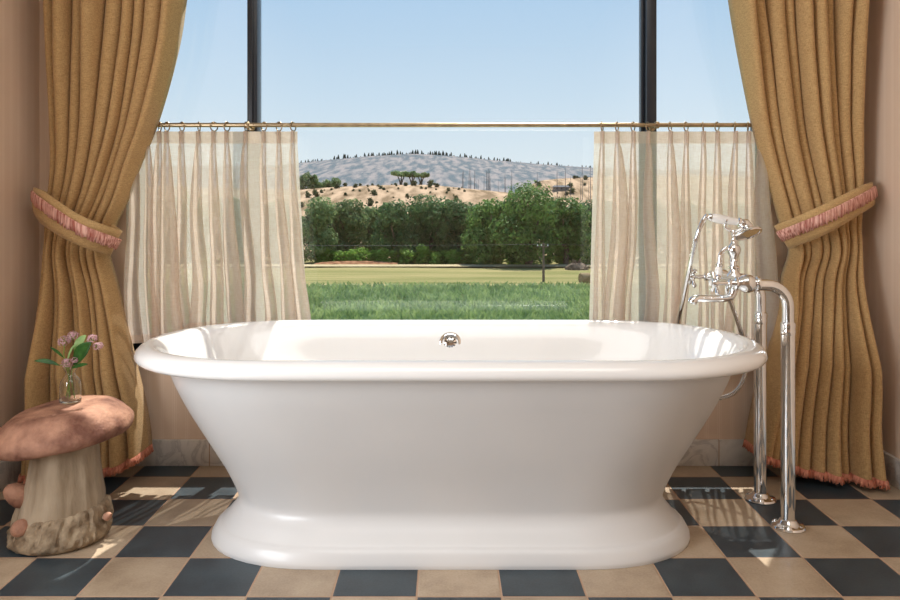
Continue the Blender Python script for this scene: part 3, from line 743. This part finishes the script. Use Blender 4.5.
dv_ = Vb.y
def stem_thing(name, label, path, heads, leaves, seed, seedhead='petal'):
    rnd = random.Random(seed)
    root = thing(name, path[0], label, 'flower')
    b = MB(); cp = catmull(path, 7); b.tube(cp, .0014, 8); b.build('stem', M['gstem'], root)
    for c, r in heads:
        b = MB(); c = Vector(c)
        for k in range(int(26 + r*2600)):
            d_ = Vector((rnd.gauss(0,1), rnd.gauss(0,1), rnd.gauss(0,1)+.25)).normalized(); d_.z *= .72
            p = c + d_*r*rnd.uniform(.7,1.0)
            up_ = d_.normalized(); u1 = up_.orthogonal().normalized(); u2 = up_.cross(u1); a0 = rnd.uniform(0, PI)
            s_ = rnd.uniform(.0024,.0036)
            for m_ in range(5):
                a = a0 + m_*2*PI/5; e = u1*math.cos(a) + u2*math.sin(a); w2 = up_.cross(e)
                b.add([p, p + e*s_*.6 + w2*s_*.42 + up_*.0006, p + e*s_*1.15 + up_*.0010, p + e*s_*.6 - w2*s_*.42 + up_*.0006], [(0,1,2,3)])
            b.ball(p + up_*.0006, .0009, 1)
        b.build('flower_head', M['petal'], root, True, None)
        b = MB()
        for k in range(9):
            d_ = Vector((rnd.gauss(0,1), rnd.gauss(0,1), abs(rnd.gauss(0,1)))).normalized(); b.tube([c - Vector((0,0,r*.8)), c + d_*r*.7], .0006, 5)
        b.build('flower_stalks', M['gstem'], root)
    for base, tip, wdt, droop, mat in leaves:
        base, tip = Vector(base), Vector(tip); n_ = 10; ax_ = tip-base; sd = ax_.cross(Vector((0,-1,.25))).normalized(); nn = sd.cross(ax_).normalized()
        vs = []; fs = []
        for i in range(n_+1):
            t = i/n_; c = base + ax_*t + Vector((0,0,1))*droop*math.sin(PI*t); w_ = wdt*(math.sin(PI*min(1,t*.96+.02))**.8)
            for j in range(5): q = -1 + j/2; vs.append(c + sd*w_*q + nn*w_*.35*abs(q))
        for i in range(n_):
            for j in range(4): fs.append((i*5+j, i*5+j+1, (i+1)*5+j+1, (i+1)*5+j))
        o = new_obj('leaf', vs, fs, M[mat], root, True, None); md = o.modifiers.new('thick', 'SOLIDIFY'); md.thickness = .0006
    return root
foot = lambda dx, dy: (Vb.x+dx, Vb.y+dy, VZ+.012)
neck = lambda dx, dy: (Vb.x+dx, Vb.y+dy, VZ+.084)
stem_thing('flower_stem', 'tallest mauve flower cluster of the posy, upper left, in the bud vase', [foot(-.014,.004), neck(-.004,.004), P(64,356,dv_), P(65,345,dv_)], [(P(64,341,dv_), .020), (P(73,335.5,dv_+.006), .017)], [(P(64,358,dv_), P(50,347,dv_-.01), .004, .003, 'gleaf')], 1)
stem_thing('flower_stem', 'pale pink flower cluster leaning right in the bud vase, above the big dark leaf', [foot(.012,.0), neck(.004,-.002), P(80,352,dv_), P(92,344,dv_)], [(P(92,338.5,dv_), .015), (P(98,346,dv_-.005), .0145)], [(P(74,365,dv_-.008), P(91,342,dv_-.02), .019, .006, 'gleaf'), (P(74,352,dv_+.008), P(86,335,dv_+.012), .012, .004, 'pleaf')], 2)
stem_thing('flower_stem', 'small dusky flower cluster hanging low over the lip of the bud vase', [foot(.002,-.012), neck(-.003,-.006), P(67,366,dv_-.012)], [(P(67,363,dv_-.016), .0165), (P(75,360,dv_-.012), .010)], [(P(72,368,dv_-.01), P(88,364,dv_-.022), .0055, .002, 'gleaf')], 3)
stem_thing('flower_stem', 'long narrow green leaf spray pointing left out of the bud vase', [foot(-.006,.010), neck(-.008,.0), P(64,366,dv_-.004), P(60,365,dv_-.004)], [], [(P(60,365.5,dv_-.004), P(34,361,dv_-.012), .0065, .006, 'gleaf'), (P(66,366,dv_), P(75,344,dv_-.004), .003, .010, 'pleaf')], 4)

# ------------------------------------------------------------------ outside: land
G = EYE - 8.0
def grid(name, xs, ys, zf, mat):
    verts = [Vector((x, y, zf(x, y))) for y in ys for x in xs]; w = len(xs)
    faces = [(i*w+j, i*w+j+1, (i+1)*w+j+1, (i+1)*w+j) for i in range(len(ys)-1) for j in range(w-1)]
    return new_obj(name, verts, faces, mat, None, True, None)
def rng(a, b, n): return [lerp(a, b, i/(n-1)) for i in range(n)]
struct(grid('ground_field', rng(-150,150,40), rng(72,135,30), lambda x, y: G + .15*noise.noise(Vector((x*.05, y*.08, 0))), M['field']))
struct(grid('ground_crop', rng(-150,150,30), rng(4,74,30), lambda x, y: G - .05, M['cropsoil']))
b = MB()
rc = random.Random(21)
for k in range(30000):
    y = 46 + 29*rc.random(); x = rc.uniform(-1,1)*(y*.42+1)
    z = G-.06; h = rc.uniform(.45,.95); a = rc.uniform(0, 2*PI); w_ = rc.uniform(.05,.10); lean = Vector((rc.uniform(-.45,.45), rc.uniform(-.45,.45), 0))
    sd = Vector((math.cos(a), math.sin(a), 0))*w_
    p = Vector((x, y, z)); q = p + lean*h*.5 + Vector((0,0,h*.65)); t = p + lean*h*1.3 + Vector((0,0,h))
    b.add([p-sd, p+sd, q+sd, q-sd, t], [(0,1,2,3),(3,2,4)])
cropo = new_obj('crop_rows', b.v, b.f, M['crop'], None, True, 'keep'); tag(cropo, 'dense leafy green crop growing in the near field', 'crop', kind='stuff')
b = MB(); b.add([(-140,100.5,G+.2),(140,100.5,G+.2),(140,103.5,G+.25),(-140,103.5,G+.25)], [(0,1,2,3)]); struct(b.build('ground_track', M['track']))
vs = []; fs = []
for i in range(25):
    t = i/24; x = fx(lerp(316,398,t), 106); hgt = .32*math.sin(PI*t)**.6
    vs += [Vector((x, 103.6, G+.22)), Vector((x, 105, G+.3+hgt)), Vector((x, 107.5, G+.2))]
for i in range(24):
    for j in range(2): fs.append((i*3+j, (i+1)*3+j, (i+1)*3+j+1, i*3+j+1))
struct(new_obj('ground_bank', vs, fs, M['soil'], None, True, None))
# golden slopes: ridge height in picture rows at d ~ 260
def gold(x, y):
    px = x*F/y + VX
    t = max(0, min(1, (y-118)/140)); t2 = t*t*(3-2*t)
    ridge = smooth_interp([(-400,192),(150,186),(300,190),(330,187.5),(380,185.5),(430,185.5),(470,189),(520,194),(560,199),(640,204),(1300,206)], x*F/258 + VX)[0]
    top = EYE - (ridge-VY)*258/F
    z = lerp(G, top, t2)
    if y > 258: z = top - (y-258)*.06
    return z + .5*noise.noise(Vector((x*.04, y*.04, 0)))*t
struct(grid('hill_golden', rng(-260,260,140), rng(118,330,50), gold, M['golden']))
def gold2(x, y):
    ridge = smooth_interp([(-400,216),(490,216),(515,196),(535,183),(555,179.5),(580,178),(620,176.5),(700,176),(800,179),(1300,190)], x*F/420 + VX)[0]
    top = EYE - (ridge-VY)*420/F
    t = max(0, min(1, (y-290)/130)); t2 = t*t*(3-2*t)
    z = lerp(G+2, top, t2)
    if y > 420: z = top - (y-420)*.08
    return z + .7*noise.noise(Vector((x*.03, y*.03, 4)))*t
struct(grid('hill_golden_right', rng(-60,380,110), rng(290,520,40), gold2, M['golden']))
FARR = [(-900,176),(-300,176),(0,172),(150,169),(250,168),(300,166.5),(340,163),(370,160.5),(395,158.8),(420,158.2),(440,159),(465,161.5),(490,164.5),(520,167),(560,169.5),(600,171.5),(700,173),(900,176),(1800,178)]
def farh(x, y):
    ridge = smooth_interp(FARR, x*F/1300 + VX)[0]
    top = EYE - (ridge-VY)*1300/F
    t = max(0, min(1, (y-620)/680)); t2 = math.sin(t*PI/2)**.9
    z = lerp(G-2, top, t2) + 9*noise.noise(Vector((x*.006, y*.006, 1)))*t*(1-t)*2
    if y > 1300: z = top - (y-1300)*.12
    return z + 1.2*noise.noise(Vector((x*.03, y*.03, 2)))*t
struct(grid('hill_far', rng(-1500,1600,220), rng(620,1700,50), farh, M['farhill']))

# ------------------------------------------------------------------ outside: trees
def crown(name, blobs, nleaf, size, mat, parent, rnd):
    b = MB()
    tot = sum(r*r for _, r, _ in blobs)
    for c, r, sc in blobs:
        for k in range(int(nleaf*r*r/tot)):
            d_ = Vector((rnd.gauss(0,1), rnd.gauss(0,1), rnd.gauss(0,1))).normalized()
            rad = r*(1 + .25*noise.noise(d_*2.5 + Vector(c)))*rnd.uniform(.72,1.04)
            p = Vector(c) + Vector((d_.x*rad*sc[0], d_.y*rad*sc[1], d_.z*rad*sc[2]))
            nrm = (d_ + Vector((rnd.gauss(0,.5), rnd.gauss(0,.5), rnd.gauss(0,.5)+.2))).normalized()
            u = nrm.orthogonal().normalized(); w = nrm.cross(u); a = rnd.uniform(0,PI); u, w = u*math.cos(a)+w*math.sin(a), w*math.cos(a)-u*math.sin(a)
            s_ = size*rnd.uniform(.55,1.25)
            b.add([p-u*s_, p-w*s_*.55, p+u*s_, p+w*s_*.55], [(0,1,2,3)])
    return new_obj(name, b.v, b.f, mat, parent, False, 'keep')
def tree(name, loc, h, w, mat, label, group, seed, nleaf=2200, trunk=True, cat='tree', low=.22, size=.30):
    rnd = random.Random(seed)
    root = thing(name, loc, label, cat, group)
    L = Vector(loc)
    blobs = []
    nb = 11
    for k in range(nb):
        a = rnd.uniform(0, 2*PI); q = k/(nb-1); rr_ = w*.5*rnd.uniform(.15,.62)*(1-.55*q)
        z = lerp(low+.12, .84, q)*h
        blobs.append((L + Vector((math.cos(a)*rr_, math.sin(a)*rr_, z)), w*rnd.uniform(.20,.31), (1,1,rnd.uniform(.65,.85))))
    crown('crown', blobs, nleaf, size, mat, root, rnd)
    if trunk:
        b = MB(); top = L + Vector((rnd.uniform(-.2,.2)*w*.3, 0, h*.62))
        b.tube(catmull([L + Vector((0,0,-.3)), L + Vector((rnd.uniform(-.2,.2), 0, h*.25)), top], 5), [.05*w*(1-.06*i) for i in range(11)], 8)
        for k in range(4):
            a = rnd.uniform(0, 2*PI); p0 = L + Vector((0,0,h*rnd.uniform(.22,.42))); b.tube([p0, p0 + Vector((math.cos(a)*w*.18, math.sin(a)*w*.18, h*.18)), p0 + Vector((math.cos(a)*w*.3, math.sin(a)*w*.3, h*.34))], [.022*w,.016*w,.007*w], 6)
        b.build('trunk', M['bark'], root)
    return root
def pt(px, d, z=G): return Vector((fx(px, d), d, z))
def wpx(w, d): return w*d/F
ROW = [ # px, distance, top row, width px, leaves, label
    (318, 110, 200, 42, 'olive', 'grey green tree at the left end of the tree row, beside the left sheer curtain'),
    (347, 114, 198, 40, 'olive', 'loose grey green tree, second in the row from the left sheer curtain'),
    (371, 120, 207, 30, 'olive', 'low grey green tree in the dip of the row, below the bare golden slope'),
    (397, 110, 203, 44, 'darkoak', 'dark open tree in the row right below the ridge tree trio'),
    (430, 113, 199, 42, 'darkoak', 'dark bushy tree in the middle of the row, just right of the dark open one'),
    (458, 111, 200, 38, 'darkoak', 'narrow dark tree in the row, left of the two big round oaks'),
    (487, 106, 199, 48, 'oak', 'round oak left of the biggest oak in the row'),
    (529, 104, 189, 66, 'oak', 'biggest oak of the row with a broad domed crown, behind the utility pole'),
    (566, 106, 199, 46, 'oak', 'oak at the right end of the row, right of the utility pole'),
    (600, 112, 202, 46, 'darkoak', 'dark tree behind the left edge of the right sheer curtain'),
    (276, 112, 203, 44, 'olive', 'grey green tree seen faintly through the left sheer, beside its open edge'),
    (236, 114, 200, 46, 'darkoak', 'dark tree seen faintly through the left sheer, just left of the mullion'),
    (190, 113, 201, 48, 'oak', 'green tree seen faintly through the left sheer, near the left drape'),
    (645, 113, 203, 46, 'darkoak', 'dark tree seen faintly through the right sheer, in line with the mullion'),
    (690, 114, 201, 46, 'oak', 'green tree seen faintly through the right sheer, above the tap handles'),
    (735, 113, 203, 46, 'darkoak', 'dark tree seen faintly through the right sheer, near the right drape')]
for i, (px, d, ty, w, mt, lab) in enumerate(ROW):
    tree('tree', pt(px, d), (fz(ty, d)-G)*1.02, wpx(w, d)*1.38, M[mt], lab, 'trees in the row across the field', 100+i, 6000 if w < 60 else 9000, low=.06, size=.27)
# a looser second line closes the gaps behind
for i, (px, d, ty, w) in enumerate([(335,128,206,38),(385,130,210,34),(414,128,206,36),(445,130,203,36),(472,126,203,36),(508,124,200,40),(550,122,198,40),(584,124,202,36)]):
    tree('tree', pt(px, d), (fz(ty, d)-G), wpx(w, d)*1.5, M['darkoak'], 'dark tree filling the gaps behind the front line of the tree row', 'back line of the tree row', 160+i, 2600, trunk=False, low=-.04, size=.4)
# bright undergrowth at their feet
sh = None
for i, (px, d, hp, w) in enumerate([(322,105,14,22),(340,104.5,11,20),(352,104.8,12,18),(383,104.6,13,18),(405,104.5,13,24),(422,104.8,16,16),(437,104.5,10,22),(452,104.6,12,18),(470,104.4,9,22),(300,105,12,22),(331,106,10,26),(362,106,13,24),(374,106,11,22),(394,106,12,24),(414,106,12,26),(429,106,11,22),(445,106,11,26),(462,106,12,24),(482,105,9,22),(497,105,8,22),(530,104.5,7,24),(562,104,8,22),(512,103,7,14),(547,102.8,8,16),(577,103,8,16),(590,104,11,18)]):
    if sh is None:
        sh = tree('shrub', (0,0,0), 1.0, 1.0, M['bright'], 'bright green bush growing at the foot of the tree row', 'bushes under the tree row', 60, 520, False, 'shrub', .0, .085); o = sh
    else: o = dup(sh, (0,0,0))
    d += 3.2; o.location = pt(px, d, G-.1); o.scale = (wpx(w,d)*1.3, wpx(w,d)*.8, hp*d/F*1.25); o.rotation_euler = (0,0,i*1.3)
# trees standing on the golden ridge
for i, (px, ty, w, dn) in enumerate([(401,170,17,258),(412,170.5,15,260),(421,172.5,13,258)]):
    lab = ['leftmost of the three flat topped trees on the golden ridge', 'middle of the three flat topped trees on the golden ridge', 'rightmost of the three flat topped trees on the golden ridge'][i]
    z0 = gold(fx(px, dn), dn)-.4; h = fz(ty, dn)-z0; rnd = random.Random(300+i); L = pt(px, dn, z0)
    root = thing('flat_topped_tree', L, lab, 'tree', 'trees on the golden ridge'); wd = wpx(w, dn)
    bl = [(L + Vector((rnd.uniform(-.4,.4)*wd, rnd.uniform(-.3,.3)*wd, h*rnd.uniform(.70,.9))), wd*rnd.uniform(.17,.26), (1.2,1,.6)) for _ in range(7)]
    crown('crown', bl, 900, .42, M['olive'], root, rnd)
    b = MB()
    for s_ in (-1, .15, 1): b.tube(catmull([L + Vector((s_*.1,0,-.2)), L + Vector((s_*wd*.08,0,h*.35)), L + Vector((s_*wd*.25,0,h*.75))], 4), [.30-.02*k for k in range(9)], 7)
    b.build('trunk', M['bark'], root)
for i, (px, ty, w) in enumerate([(303,174,10),(308,172,11),(314,174,10),(326,181,12),(335,178,12),(318,182,10)]):
    d = 256; z0 = gold(fx(px, d), d)-.3
    tree('ridge_tree', pt(px, d, z0), fz(ty, d)-z0, wpx(w, d)*1.2, M['olive'], ['tall slim tree on the golden ridge, nearest the left sheer curtain','tallest slim tree on the left end of the golden ridge','slim tree third from the left on the golden ridge','low round tree on the golden ridge, left of the dark one','dark leaning tree on the golden ridge, left of the bare saddle','small bush like tree below the slim ridge trees'][i], 'trees on the left end of the golden ridge', 320+i, 700, True, 'tree', .05, .40)
# shrubs dotted over the golden slopes
s0 = None; rs = random.Random(77)
for i in range(120):
    if i < 88: px = rs.uniform(296, 470); d = rs.uniform(190, 256); z = gold(fx(px,d), d)
    else: px = rs.uniform(535, 640); d = rs.uniform(360, 418); z = gold2(fx(px,d), d)
    if s0 is None:
        s0 = tree('hill_shrub', (0,0,0), 1.0, 1.0, M['scrub'], 'small grey green shrub dotted on the dry golden slope', 'shrubs on the golden slopes', 61, 260, False, 'shrub', .0, .13); o = s0
    else: o = dup(s0, (0,0,0))
    o.location = pt(px, d, z-.1); q = rs.choice((rs.uniform(.5,1.2), rs.uniform(1.0,2.4)))*d/230; o.scale = (q*1.2, q, q*.75); o.rotation_euler = (0,0,rs.uniform(0,6))
# burnt snags in front of the far hill
s0 = None; rs = random.Random(5)
for i in range(34):
    px = rs.uniform(462, 600) if i > 8 else rs.uniform(470, 500); d = 300 + rs.uniform(0, 40); base = 200
    z0 = fz(base, d); h = fz(rs.uniform(168, 182) - (6 if px > 575 and i % 3 == 0 else 0), d) - z0
    if s0 is None:
        b = MB(); L = Vector((0,0,0)); rnd = random.Random(9)
        s0 = thing('burnt_snag', L, 'thin bare burnt tree standing in front of the far hill', 'tree', 'burnt trees below the far hill')
        b.tube([(0,0,0), (.004,0,.5), (-.004,0,1)], [.010,.008,.003], 6)
        for k in range(26):
            z = rnd.uniform(.3,.96); a = rnd.uniform(0,2*PI); ln = rnd.uniform(.03,.07)*(1.25-z); b.tube([(0,0,z), (math.cos(a)*ln, math.sin(a)*ln, z+.02)], [.004,.002], 4)
        b.build('trunk', M['snag'], s0); o = s0
    else: o = dup(s0, L)
    o.location = pt(px, d, z0); o.scale = (h, h, h); o.rotation_euler = (0,0,i)
# conifers along the far skyline
s0 = None; rs = random.Random(15)
for i in range(170):
    px = 296 + 308*(i + rs.uniform(.05,.95))/170; d = 1296 + rs.uniform(-6, 2); x = fx(px, d); z0 = farh(x, d) - .2
    if s0 is None:
        s0 = thing('ridge_conifer', (0,0,0), 'tiny conifer on the skyline of the far hill', 'tree', 'conifers on the far skyline'); rnd = random.Random(1)
        b = MB(); b.tube([(0,0,-.05), (0,0,.3)], [.03,.02], 6); b.build('trunk', M['snag'], s0)
        b = MB()
        for k in range(5): b.lathe([(.20-.032*k,0),(.10-.015*k,.10),(.02,.24)], (0,0,.14+.15*k), (rnd.uniform(-.08,.08),rnd.uniform(-.08,.08),1), 9)
        b.build('crown', M['conifer'], s0, False, None); o = s0
    else: o = dup(s0, (0,0,0))
    hh = rs.uniform(5, 13) if 330 < px < 520 else rs.uniform(4, 10); o.location = (x, d, z0); o.scale = (hh*1.9, hh*1.9, hh*1.15); o.rotation_euler = (0,0,i)

# utility pole, wires, brush pile, bale, hillside house
d = 83; pb_ = pt(543.5, d)
up_ = thing('utility_pole', pb_, 'grey wooden utility pole standing in the mown field in front of the biggest oak', 'utility pole')
hgt = fz(243, d) - G
b = MB(); b.tube([pb_ + Vector((0,0,-.3)), pb_ + Vector((0,0,hgt))], [.15,.11], 10); b.build('pole', M['wood'], up_)
b = MB(); b.bbox(pb_.x-.75, pb_.x+.55, d-.19, d-.09, G+hgt-.45, G+hgt-.32, .01); b.build('crossarm', M['wood'], up_)
for k in (-.65, -.25, .45):
    b = MB(); b.lathe([(.03,0),(.06,.05),(.05,.14),(.02,.18)], (pb_.x+k, d-.14, G+hgt-.32), (0,0,1), 10); b.build('insulator', M['porcelain'], up_)
wl = thing('power_line', (pb_.x, d-.14, G+hgt-.14), 'thin dark power lines running from the pole across the trees', 'cable')
b = MB()
for k, off in enumerate((-.65, .45)):
    s_ = Vector((pb_.x+off, d-.14, G+hgt-.13)); e1 = Vector((-75, 96+k, G+hgt+.4)); e2 = Vector((75, 92+k, G+hgt+.4))
    for e in (e1, e2):
        b.tube([s_.lerp(e, t/20) + Vector((0,0,-2.4*(t/20)*(1-t/20))) for t in range(21)], .013, 5)
b.build('wire', M['wire'], wl)
d = 97; bp_ = pt(577, d); br = thing('brush_pile', bp_, 'heap of cut brown brushwood at the far edge of the mown field', 'brush pile'); rnd = random.Random(4); b = MB()
b.ball(bp_, 1.25, 3, (1.15,.8,.75), lambda c: 1 + .25*noise.noise(c*3)); b.build('heap', M['brush'], br)
b = MB()
for k in range(150):
    a = rnd.uniform(0,2*PI); rr_ = rnd.uniform(0,1.4); p = bp_ + Vector((math.cos(a)*rr_, math.sin(a)*rr_*.7, max(.05, 1.05 - rr_*.6))); q = Vector((rnd.gauss(0,1), rnd.gauss(0,1), rnd.gauss(0,.4))).normalized()*rnd.uniform(.3,.7); b.tube([p-q, p+q], .035, 4)
tag(b.build('branches', M['brush'], br), kind='stuff')
d = 80; bl = pt(585, d); ba = thing('hay_bale', bl, 'brown hay bale in the mown field beside the right sheer', 'hay bale'); b = MB(); b.lathe([(.5,0),(.56,.06),(.56,.99),(.5,1.05)], bl + Vector((-.5,0,.55)), (1,.25,0), 22); b.build('bale', M['hay'], ba)
px = 561; d = min(range(300, 418), key=lambda q: abs(VY - (gold2(fx(px, q), q) - EYE)*F/q - 190)); z0 = gold2(fx(px, d), d); hp_ = pt(px, d, z0); ho = thing('house', hp_, 'low dark roofed house on the right hand golden hill', 'house')
b = MB(); b.bbox(hp_.x-3.6, hp_.x+3.6, d-2, d+2, z0-.8, z0+1.3, .05); b.build('wall', M['housewall'], ho, False)
b = MB(); b.add([(hp_.x-4.2,d-2.6,z0+1.3),(hp_.x+4.2,d-2.6,z0+1.3),(hp_.x+4.2,d+2.6,z0+1.3),(hp_.x-4.2,d+2.6,z0+1.3),(hp_.x-3.4,d,z0+2.2),(hp_.x+3.4,d,z0+2.2)], [(0,3,2,1),(0,1,5,4),(2,3,4,5),(1,2,5),(3,0,4)]); b.build('roof', M['houseroof'], ho, False)
for k in (-2.2, 0, 2.2):
    b = MB(); b.box(hp_.x+k-.4, hp_.x+k+.4, d-2.06, d-2.005, z0+.2, z0+1.0); b.build('window', M['houseroof'], ho, False, None)

# ------------------------------------------------------------------ light
w = bpy.data.worlds.new('sky'); SC.world = w; w.use_nodes = True; nt = w.node_tree; nt.nodes.clear()
o_ = N(nt, 'ShaderNodeOutputWorld'); bg = N(nt, 'ShaderNodeBackground', i_Strength=1.1)
tc = N(nt, 'ShaderNodeTexCoord'); sp_ = N(nt, 'ShaderNodeSeparateXYZ'); nt.links.new(tc.outputs['Generated'], sp_.inputs[0])
col = ramp(nt, sp_.outputs[2], [(0, S(226,234,238)), (.06, S(220,233,242)), (.14, S(202,223,241)), (.26, S(178,208,237)), (1, S(110,160,222))])
nt.links.new(col, bg.inputs[0]); nt.links.new(bg.outputs[0], o_.inputs[0])
def light(name, kind, loc, energy, color=(1,1,1), **kw):
    l = bpy.data.lights.new(name, kind); l.energy = energy; l.color = color
    for k, v in kw.items(): setattr(l, k, v)
    o = bpy.data.objects.new(name, l); C.objects.link(o); o.location = loc; return o
def aim(o, d): o.rotation_euler = Vector(d).to_track_quat('-Z', 'Y').to_euler()
sun = light('sun', 'SUN', (0,6,6), 7.0, (1,.95,.87), angle=math.radians(.6)); aim(sun, (-.26, -1, -2.1))
# fill light set in the added side window, out of view
a = light('side_fill_light', 'AREA', (XL-.03, .60, .90), 45, (.92,.965,1), shape='RECTANGLE', size=.88, size_y=1.3); a.rotation_euler = (0, math.radians(-90), 0)
# wide ceiling panel added above the view for soft fill light
lo = thing('ceiling_fill_panel', (0, .55, ZC), 'wide flat ceiling panel with a pale diffuser, added for fill light, out of the frame above the camera', 'fill light')
b = MB()
for q in ((-1.13,1.13,-.08,-.05), (-1.13,1.13,1.15,1.18), (-1.13,-1.10,-.05,1.15), (1.10,1.13,-.05,1.15)): b.bbox(*q, ZC-.04, ZC-.0005)
b.build('fill_panel_frame', M['porcelain'], lo)
b = MB(); b.box(-1.099, 1.099, -.049, 1.149, ZC-.02, ZC-.012); b.build('fill_panel_diffuser', M['glow'], lo, False, None)
light('ceiling_fill_light', 'AREA', (0, .55, ZC-.025), 20, (1,.965,.92), shape='RECTANGLE', size=2.15, size_y=1.15)

cam = bpy.data.cameras.new('camera'); co = bpy.data.objects.new('camera', cam); C.objects.link(co)
co.location = (0, 0, EYE); co.rotation_euler = (PI/2, 0, 0); cam.sensor_width = 36; cam.lens = F/900*36
cam.shift_x = (450-VX)/900; cam.shift_y = -(300-VY)/900; cam.clip_start = .02; cam.clip_end = 5000
SC.camera = co
vs_ = SC.view_settings; vs_.view_transform = 'Standard'; vs_.look = 'None'; vs_.exposure = 0; vs_.gamma = 1; vs_.use_curve_mapping = False
SC.cycles.max_bounces = 14; SC.cycles.transparent_max_bounces = 24; SC.cycles.diffuse_bounces = 5; SC.cycles.glossy_bounces = 6
